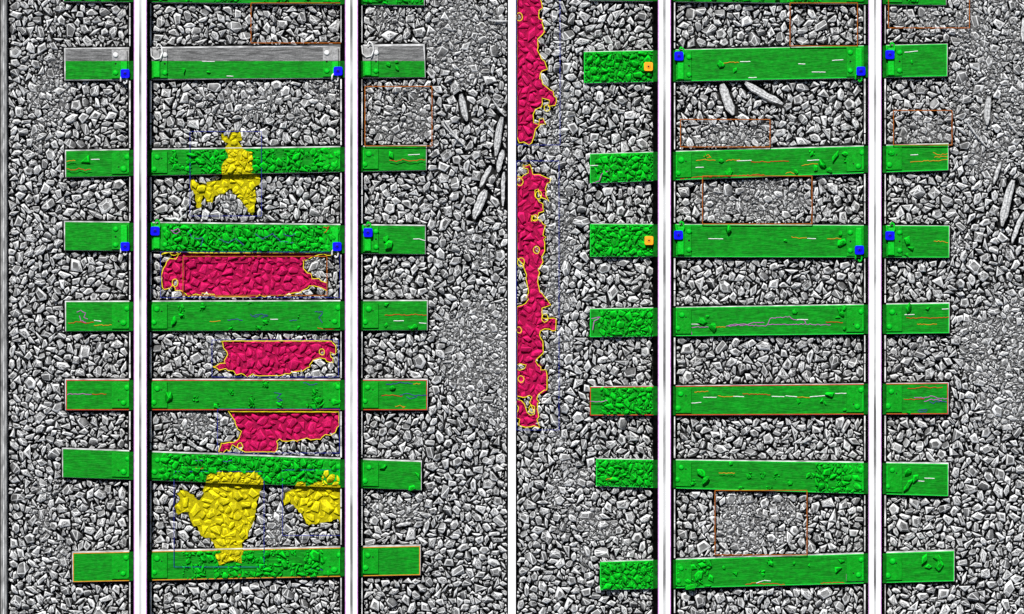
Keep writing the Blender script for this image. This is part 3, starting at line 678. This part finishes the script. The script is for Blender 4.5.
# ------------------------------------------------------------------ crack traces on the sleepers
TR = [('L2', 'A1', None, None)]
TRACES = [
 ('L2', 'white', 'B1', [(358, 37), (392, 37)]), ('L2', 't_orange', 'B1', [(262, 45), (275, 40), (296, 43)]), ('L2', 't_red', 'B1', [(262, 74), (290, 79), (310, 73), (335, 80), (358, 77)]),
 ('L2', 't_red', 'B2', [(548, 40), (575, 44), (600, 38), (630, 43), (690, 38)]), ('L2', 'white', 'B2', [(622, 20), (668, 17)]), ('L3', 'white', 'B2', [(642, 350), (665, 350), (690, 357)]),
 ('L3', 't_purple', 'B1', [(672, 315), (690, 330), (708, 322), (700, 310), (676, 318)]), ('L3', 't_navy', 'B1', [(740, 320), (760, 350), (800, 345), (790, 380)]), ('L3', 't_navy', 'B1', [(860, 350), (900, 365), (930, 350), (960, 375)]), ('L3', 't_navy', 'B2', [(20, 330), (50, 350), (90, 330), (120, 360), (170, 365)]), ('L3', 't_navy', 'B2', [(130, 330), (160, 340), (180, 330)]),
 ('L3', 't_red', 'B2', [(288, 302), (300, 308), (312, 300), (300, 320), (292, 325)]), ('L1', 'white', 'A1', [(795, 241), (845, 242)]), ('L1', 'white', 'A1', [(892, 299), (918, 300)]),
 ('L4', 't_purple', 'C1', [(302, 48), (318, 42), (338, 50), (330, 70), (345, 75)]), ('L4', 't_purple', 'C1', [(312, 60), (318, 80), (338, 88)]), ('L4', 't_red', 'C1', [(268, 93), (310, 86), (330, 90), (370, 88)]), ('L4', 'white', 'C1', [(370, 80), (398, 84)]), ('L4', 't_orange', 'C1', [(370, 102), (400, 99), (440, 98)]),
 ('L4', 't_orange', 'C1', [(825, 83), (850, 85), (868, 82)]), ('L4', 't_navy', 'C1', [(895, 80), (930, 75), (955, 80)]), ('L4', 't_navy', 'C1', [(985, 58), (1005, 68), (1020, 62)]), ('L4', 't_navy', 'C2', [(10, 65), (40, 55), (72, 62), (45, 68)]), ('L4', 'white', 'C2', [(80, 76), (110, 76)]), ('L4', 't_navy', 'C2', [(155, 82), (185, 78)]),
 ('L4', 't_navy', 'C2', [(255, 45), (290, 48), (270, 70), (285, 90)]), ('L4', 't_red', 'C2', [(265, 110), (300, 114), (335, 112)]), ('L4', 't_red', 'C2', [(530, 60), (580, 57), (620, 60), (650, 57), (696, 60)]), ('L4', 'white', 'C2', [(565, 82), (605, 82)]), ('L4', 'white', 'C2', [(665, 90), (694, 92)]),
 ('L5', 't_purple', 'C1', [(265, 371), (310, 369), (360, 371)]), ('L5', 't_red', 'C1', [(362, 370), (418, 370)]), ('L5', 't_navy', 'C2', [(95, 365), (125, 370), (105, 385), (128, 395), (108, 400)]), ('L5', 't_navy', 'C2', [(210, 325), (240, 335), (265, 330)]), ('L5', 't_navy', 'C2', [(535, 333), (570, 330), (600, 325), (640, 330)]), ('L5', 't_orange', 'C2', [(642, 330), (670, 329)]),
 ('L5', 't_red', 'C2', [(518, 376), (560, 375), (600, 378)]), ('L5', 't_navy', 'C2', [(590, 375), (620, 368), (650, 375), (695, 376)]), ('L5', 't_navy', 'C2', [(615, 380), (635, 390), (658, 380)]), ('L5', 't_orange', 'C2', [(572, 420), (590, 416), (612, 420), (600, 425)]),
 ('L6', 't_red', 'D1', [(732, 66), (745, 74), (760, 68)]), ('L6', 't_navy', 'D1', [(730, 42), (760, 38)]), ('L6', 't_navy', 'D1', [(835, 45), (868, 40)]), ('L7', 't_red', 'D1', [(855, 468), (900, 467)]), ('L7', 't_navy', 'D2', [(215, 455), (235, 440), (275, 450)]),
 ('R1', 't_orange', 'A3', [(860, 250), (885, 245), (920, 246)]), ('R1', 'white', 'A3', [(925, 243), (965, 242)]), ('R1', 'white', 'A3', [(958, 306), (990, 305)]), ('R1', 'white', 'A4', [(135, 251), (162, 252)]), ('R1', 'white', 'A4', [(268, 238), (312, 235)]), ('R1', 'white', 'A4', [(188, 283), (242, 284)]), ('R1', 'white', 'A4', [(553, 206), (605, 201)]),
 ('R2', 't_orange', 'B3', [(752, 42), (790, 38), (828, 41)]), ('R2', 't_orange', 'B3', [(782, 25), (800, 20), (812, 28), (790, 32)]), ('R2', 't_orange', 'B3', [(870, 42), (925, 37)]), ('R2', 'white', 'B3', [(912, 43), (970, 41)]), ('R2', 'white', 'B3', [(750, 69), (782, 68)]), ('R2', 't_red', 'B3', [(968, 48), (1020, 46)]), ('R2', 't_red', 'B4', [(0, 47), (50, 46), (98, 45)]),
 ('R2', 't_orange', 'B4', [(148, 60), (180, 56), (212, 55)]), ('R2', 'white', 'B4', [(170, 42), (218, 39)]), ('R2', 't_orange', 'B4', [(85, 92), (105, 85), (120, 94)]), ('R2', 't_orange', 'B4', [(575, 48), (630, 43), (680, 42), (722, 38)]), ('R2', 't_orange', 'B4', [(665, 12), (690, 20), (722, 14)]), ('R2', 't_orange', 'B4', [(670, 28), (722, 27)]), ('R2', 'white', 'B4', [(576, 20), (606, 18)]),
 ('R2', 't_red', 'B3', [(690, 112), (760, 106), (850, 103), (930, 100), (1020, 97)]), ('R2', 't_red', 'A4', [(0, 0), (0, 0)]), ('R2', 't_purple', 'B3', [(345, 128), (370, 125), (380, 95), (400, 85), (412, 78)]), ('R2', 'white', 'B3', [(335, 61), (366, 61)]),
 ('R3', 'white', 'B3', [(800, 349), (858, 350)]), ('R3', 't_orange', 'B4', [(108, 342), (140, 347), (168, 345)]), ('R3', 'white', 'B4', [(170, 348), (204, 349)]), ('R3', 't_orange', 'B4', [(248, 348), (303, 349)]), ('R3', 't_orange', 'B4', [(668, 360), (700, 359), (724, 365)]),
 ('R4', 't_purple', 'C3', [(340, 75), (375, 65), (350, 85), (345, 118)]), ('R4', 't_purple', 'C3', [(735, 135), (730, 108), (760, 106), (800, 107)]), ('R4', 'white', 'C3', [(733, 95), (765, 96)]), ('R4', 't_orange', 'C3', [(830, 105), (868, 106)]), ('R4', 't_purple', 'C3', [(870, 102), (920, 95), (960, 96), (985, 87), (1020, 90)]), ('R4', 't_purple', 'C3', [(880, 103), (940, 98), (1020, 102)]),
 ('R4', 't_purple', 'C4', [(0, 102), (40, 95), (90, 98), (160, 95), (210, 97), (262, 97)]), ('R4', 't_purple', 'C4', [(15, 95), (25, 72), (65, 68), (100, 66), (110, 75), (160, 80), (165, 92)]), ('R4', 'white', 'C4', [(130, 77), (173, 77)]), ('R4', 't_red', 'C4', [(243, 87), (310, 89)]), ('R4', 't_red', 'C4', [(560, 70), (600, 71), (640, 68), (655, 73), (690, 69), (728, 69)]),
 ('R4', 't_orange', 'C4', [(602, 95), (640, 97), (680, 95)]), ('R4', 'white', 'C4', [(553, 58), (592, 57)]), ('R4', 'white', 'C4', [(700, 36), (726, 35)]),
 ('R5', 't_purple', 'C3', [(335, 398), (370, 399), (402, 396)]), ('R5', 't_orange', 'C3', [(745, 363), (800, 359)]), ('R5', 'white', 'C3', [(780, 383), (832, 383)]), ('R5', 't_orange', 'C3', [(838, 378), (870, 380), (905, 378)]), ('R5', 'white', 'C3', [(727, 407), (772, 403)]), ('R5', 'white', 'C3', [(898, 379), (940, 381)]), ('R5', 't_red', 'C3', [(935, 370), (1020, 372)]),
 ('R5', 't_red', 'C4', [(0, 372), (25, 373)]), ('R5', 'white', 'C4', [(30, 379), (80, 381)]), ('R5', 'white', 'C4', [(85, 377), (130, 381)]), ('R5', 't_orange', 'C4', [(130, 380), (180, 385)]), ('R5', 'white', 'C4', [(180, 381), (245, 376)]), ('R5', 'white', 'C4', [(280, 368), (332, 367)]), ('R5', 't_red', 'C4', [(565, 350), (600, 348), (630, 341), (660, 346), (703, 343)]),
 ('R5', 't_red', 'C4', [(550, 391), (600, 391), (630, 390)]), ('R5', 't_purple', 'C4', [(590, 385), (630, 385), (655, 378), (690, 388), (722, 388)]), ('R5', 't_purple', 'C4', [(630, 400), (660, 392), (700, 395)]), ('R5', 't_navy', 'C4', [(650, 400), (665, 408), (680, 400), (720, 402)]), ('R5', 't_navy', 'C4', [(605, 440), (612, 432), (642, 433), (635, 440), (610, 441)]),
 ('R6', 't_orange', 'D3', [(800, 85), (860, 86)]), ('R6', 't_orange', 'D3', [(378, 110), (405, 106)]), ('R6', 'white', 'D4', [(572, 116), (600, 117)]), ('R6', 'white', 'D4', [(600, 105), (638, 107)]), ('R7', 't_red', 'D3', [(900, 505), (925, 498), (970, 501)]), ('R7', 'white', 'D4', [(0, 488), (25, 490)]), ('R7', 't_red', 'D4', [(0, 503), (40, 501), (78, 504)]), ('R7', 't_red', 'D4', [(212, 498), (260, 496), (300, 497)]),
 ('R7', 't_purple', 'D4', [(309, 465), (309, 490), (370, 492)]), ('R7', 'white', 'D3', [(940, 498), (968, 489)]),
]
for row, mk, tile, pts in TRACES:
    if pts[0] == pts[-1] and len(pts) == 2: continue
    pp = [Z(tile, *p) for p in pts]; q = []
    for i in range(len(pp) - 1):
        L = math.hypot(pp[i + 1][0] - pp[i][0], pp[i + 1][1] - pp[i][1]); kk = max(1, int(L / 1.6))
        for j in range(kk):
            t = j / kk; q.append((pp[i][0] + (pp[i + 1][0] - pp[i][0]) * t, pp[i][1] + (pp[i + 1][1] - pp[i][1]) * t + (R.uniform(-.6, .6) if mk != 'white' else R.uniform(-.12, .12))))
    q.append(pp[-1])
    hz = Z_TOP + .002
    if row in ('L2', 'L3', 'L6', 'R6') and mk != 'white' or (pp[0][0] < 655 and row[0] == 'R'): hz = Z_TOP + .03
    bm = bmesh.new(); tube(bm, [W(x, y, hz) for x, y in q], .0028 if mk != 'white' else .0034, 5)
    name = 'scratch' if mk == 'white' else 'crack_trace'
    o = from_bm(name, bm, [M['t_white'] if mk == 'white' else M[mk]], SLE[row])
    o['label'] = {'white': 'pale scratch', 't_red': 'red crack trace', 't_orange': 'orange crack trace', 't_purple': 'purple crack trace', 't_navy': 'navy crack trace'}[mk]

# ------------------------------------------------------------------ rails
RLAB = ['outer rail of the left track with magenta edge lines, leftmost rail', 'second rail from the left, inner side of the white kerb', 'third rail from the left, beside the stone covered sleeper ends', 'rightmost of the four white topped rails']
Y0, Y1 = -150, 764
def longbox(bm, x0, x1, z0, z1, bev=0, y0=Y0, y1=Y1): poly_prism(bm, rect(x0, y0, x1, y1), z0, z1, bev)
for i, c in enumerate(RAILS):
    root = tag(empty('rail', W(c, 307, 0)), RLAB[i], 'rail', 'white topped steel rails')
    zf = Z_TOP + .008
    bm = bmesh.new(); longbox(bm, c - 11, c + 11, -.03, zf + .018, .003); from_bm('foot', bm, [M['foot']], root)
    bm = bmesh.new(); longbox(bm, c - 1.6, c + 1.6, zf + .018, .13); from_bm('web', bm, [M['foot']], root)
    bm = bmesh.new(); longbox(bm, c - 6.2, c + 6.2, .13, .168, .003); from_bm('head', bm, [M['head']], root)
    bm = bmesh.new(); longbox(bm, c - 1.3, c + 1.3, .1675, .1695, .0004); from_bm('running_band', bm, [M['band']], root)
    for s in (-1, 1):
        x = c + s * 5.95; bm = bmesh.new(); longbox(bm, x - .38, x + .38, .167, .1695); from_bm('edge_line', bm, [M['magenta']], root)
    side = 'L' if i < 2 else 'R'; rows = sorted([k for k in SL if k[0] == side], key=lambda k: SL[k][0][1])
    prev = Y0
    for k in rows:
        P = SL[k]; a, b = yat(P, c, 't'), yat(P, c, 'b')
        for s in (-1, 1):
            xa, xb = sorted((c + s * 6.6, c + s * 11.25)); bm = bmesh.new()
            aa = 61 if k == 'L1' else a
            poly_prism(bm, rect(xa, aa, xb, b), zf + .012, zf + .0205, .001); o = from_bm('foot_paint_shade', bm, [M['foot_green']], root)
            if i == 2 and s < 0: continue
            xe = c + s * (10.4 if i < 2 else 10.2); bm = bmesh.new(); pz = prev + 1.5
            while pz < a - 3:
                e = min(a - 2, pz + R.uniform(8, 40)); w = R.uniform(.45, .8)
                poly_prism(bm, rect(xe - w, pz, xe + w, e), zf + .012, zf + .0215, .0008); pz = e + R.uniform(.3, 2)
            if len(bm.verts): from_bm('foot_edge', bm, [M['foot_pale']], root)
            else: bm.free()
        prev = b

# ------------------------------------------------------------------ kerb and edge rail
bm = bmesh.new(); longbox(bm, 508.2, 515.8, -.1, .02, .003); o = from_bm('kerb', bm, [M['kerb']])
tag(o, 'long white painted kerb running straight between the two tracks', 'kerb')
root = tag(empty('edge_rail', W(3, 307, 0)), 'grey steel strip along the far left edge of the ballast', 'edging')
bm = bmesh.new(); longbox(bm, -2.5, 6.6, -.1, .01, .004); from_bm('strip', bm, [M['steel']], root)
bm = bmesh.new(); longbox(bm, 3.2, 4.2, .008, .018, .002); from_bm('ridge', bm, [M['rim']], root)
bm = bmesh.new(); longbox(bm, -1.5, .6, .008, .014, .002); from_bm('ridge', bm, [M['foot']], root)

# ------------------------------------------------------------------ markers
MK = [('blue', 125, 73.5, 'blue square marker left of the first rail on the half bare sleeper'), ('blue', 338, 71, 'blue square marker left of the second rail on the half bare sleeper'),
      ('blue', 155, 231, 'blue square marker right of the first rail above the longest crimson patch'), ('blue', 125, 246.5, 'blue square marker left of the first rail, level with the stone heaped sleeper'),
      ('blue', 368, 232.5, 'blue square marker right of the second rail on the left track'), ('blue', 337, 246.5, 'blue square marker left of the second rail just above the crimson patch'),
      ('blue', 679, 56, 'blue square marker right of the third rail on the top sleeper'), ('blue', 861, 71, 'blue square marker left of the rightmost rail on the top sleeper'), ('blue', 890, 54.5, 'blue square marker right of the rightmost rail on the top sleeper'),
      ('blue', 678.5, 235, 'blue square marker right of the third rail on the third sleeper'), ('blue', 859.5, 250, 'blue square marker left of the rightmost rail on the third sleeper'), ('blue', 890, 235.5, 'blue square marker right of the rightmost rail on the third sleeper'),
      ('orange', 648.5, 66.5, 'upper of the two orange square markers left of the third rail'), ('orange', 649, 240.5, 'lower of the two orange square markers left of the third rail')]
for c, x, y, lb in MK:
    root = tag(empty('marker', W(x, y, .03)), lb, 'marker', c + ' square markers on the sleepers')
    a, r = 4.4, 1.6; q = []
    for sx, sy, a0 in ((1, 1, 0), (-1, 1, 90), (-1, -1, 180), (1, -1, 270)):
        for t in (0, 30, 60, 90):
            an = math.radians(a0 + t); q.append((x + sx * (a - r) + r * math.cos(an), y + sy * (a - r) + r * math.sin(an)))
    bm = bmesh.new(); poly_prism(bm, q, .03, .068, .002); from_bm('block', bm, [M[c]], root)
    bm = bmesh.new(); dome(bm, x, y, 2.5, .0665, .004, 12); from_bm('inner_disc', bm, [M[c + '_in']], root)
    bm = bmesh.new(); dome(bm, x, y, .9, .070, .003, 8); from_bm('centre_hole', bm, [M['hole']], root)

# ------------------------------------------------------------------ wire frames
def wire(nm, box, mk, lb, grp, z, r):
    x0, y0, x1, y1 = box; root = tag(empty(nm, W((x0 + x1) / 2, (y0 + y1) / 2, 0)), lb, 'wire frame', grp)
    cs = [(x0, y0), (x1, y0), (x1, y1), (x0, y1)]
    for i in range(4):
        a, b = cs[i], cs[(i + 1) % 4]; n_ = 12
        bm = bmesh.new(); tube(bm, [W(a[0] + (b[0] - a[0]) * t / n_, a[1] + (b[1] - a[1]) * t / n_, z + R.uniform(-.0015, .0015)) for t in range(n_ + 1)], r, 6); from_bm('side_wire', bm, [M[mk]], root)
for b, lb in [((251, 3, 341, 43), 'brown wire frame between the rails at the top of the left track'), ((365, 86.5, 432, 146), 'brown square wire frame on fine gravel right of the second rail'),
              ((183, 256.5, 327, 295.5), 'brown wire frame lying over the longest crimson patch'), ((680.5, 119.5, 770, 147), 'low brown wire frame between the right track rails under the timber splinters'),
              ((702.5, 176, 812, 224), 'wide brown wire frame below the second sleeper of the right track'), ((888.5, -40, 969.5, 28), 'brown wire frame at the top right of the rightmost rail'),
              ((893.5, 110.5, 952, 145), 'small brown wire frame right of the rightmost rail above a sleeper end'), ((715, 490.5, 807, 555), 'tall brown wire frame on gravel near the bottom of the right track'),
              ((790, 3, 857.5, 46), 'brown wire frame between the rails at the top of the right track')]:
    wire('brown_frame', b, 'brown', lb, 'brown wire frames lying on the ballast', .034, .0036)
for b, lb in [((190, 131.5, 261.5, 216), 'navy wire frame round the upper yellow stones'), ((160.5, 252, 340, 297.5), 'navy wire frame round the longest crimson patch'), ((212, 340, 338.5, 377), 'navy wire frame round the crimson patch above the red edged sleeper'),
              ((217.5, 409, 339.5, 453), 'navy wire frame round the crimson patch below the red edged sleeper'), ((174, 471.5, 264, 567), 'navy wire frame round the biggest yellow patch'), ((282.5, 470, 344, 535.5), 'navy wire frame round the yellow patch by the second rail'),
              ((516.6, -40, 560, 145), 'navy wire frame round the upper crimson strip beside the kerb'), ((516.6, 161, 559, 430), 'long navy wire frame round the lower crimson strip beside the kerb')]:
    wire('navy_frame', b, 'navy', lb, 'navy wire frames round the dyed patches', .026, .0019)

# ------------------------------------------------------------------ splinters and the lost clip
for x0, y0, x1, y1, w, lb in SPL:
    bm = bmesh.new(); n_ = 9; L = math.hypot(x1 - x0, y1 - y0); ux, uy = (x1 - x0) / L, (y1 - y0) / L; rows = []
    zt = .006 if w > 3 else .012; seg = 7 if w > 3 else 5
    gr = [R.uniform(.75, 1.1) for _ in range(seg)]
    for i in range(n_ + 1):
        t = i / n_; ww = w / 2.25 * (min(1, .45 + 3 * t, .3 + 3.2 * (1 - t))) * R.uniform(.9, 1.08)
        bend = math.sin(t * 3.1) * L * .02 + (R.uniform(-.3, .3) if w > 3 else R.uniform(-.15, .15))
        cx, cy = x0 + ux * L * t - uy * bend, y0 + uy * L * t + ux * bend; ring = []
        for s in range(seg):
            u = s / (seg - 1) * 2 - 1; hh = (.010 if w > 3 else .004) * (1 - u * u * .6) * gr[s] + (.006 if (s % 2 and w > 6) else 0)
            ring.append(bm.verts.new(W(cx - uy * ww * u, cy + ux * ww * u, zt + hh)))
        for s in (1, -1):
            ring.append(bm.verts.new(W(cx - uy * ww * .8 * s, cy + ux * ww * .8 * s, zt - (.018 if w > 3 else .006))))
        rows.append(ring)
    m_ = seg + 2
    for A, B in zip(rows, rows[1:]):
        for s in range(m_): bm.faces.new((A[s], A[(s + 1) % m_], B[(s + 1) % m_], B[s]))
    bm.faces.new(rows[0][::-1]); bm.faces.new(rows[-1])
    tag(from_bm('stick' if w < 3 else 'timber_splinter', bm, [M['splinter']]), lb, 'stick' if w < 3 else 'wood splinter', 'splinters and sticks lying on the ballast')
bm = bmesh.new(); pts = [(650, 268), (672, 272), (690, 268), (705, 277), (716, 262), (708, 245), (716, 232), (730, 228), (728, 242)]
sp = []
for i in range(len(pts) - 1):
    for t in (0, .33, .66): sp.append(Z('B1', pts[i][0] + (pts[i + 1][0] - pts[i][0]) * t, pts[i][1] + (pts[i + 1][1] - pts[i][1]) * t))
tube(bm, [W(x, y, .022) for x, y in sp], .0078, 8)
tag(from_bm('lost_clip', bm, [M['clip']], None, True), 'pale twisted steel clip lying loose on the ballast right of the first rail', 'clip')
print('STONES', len(stones))
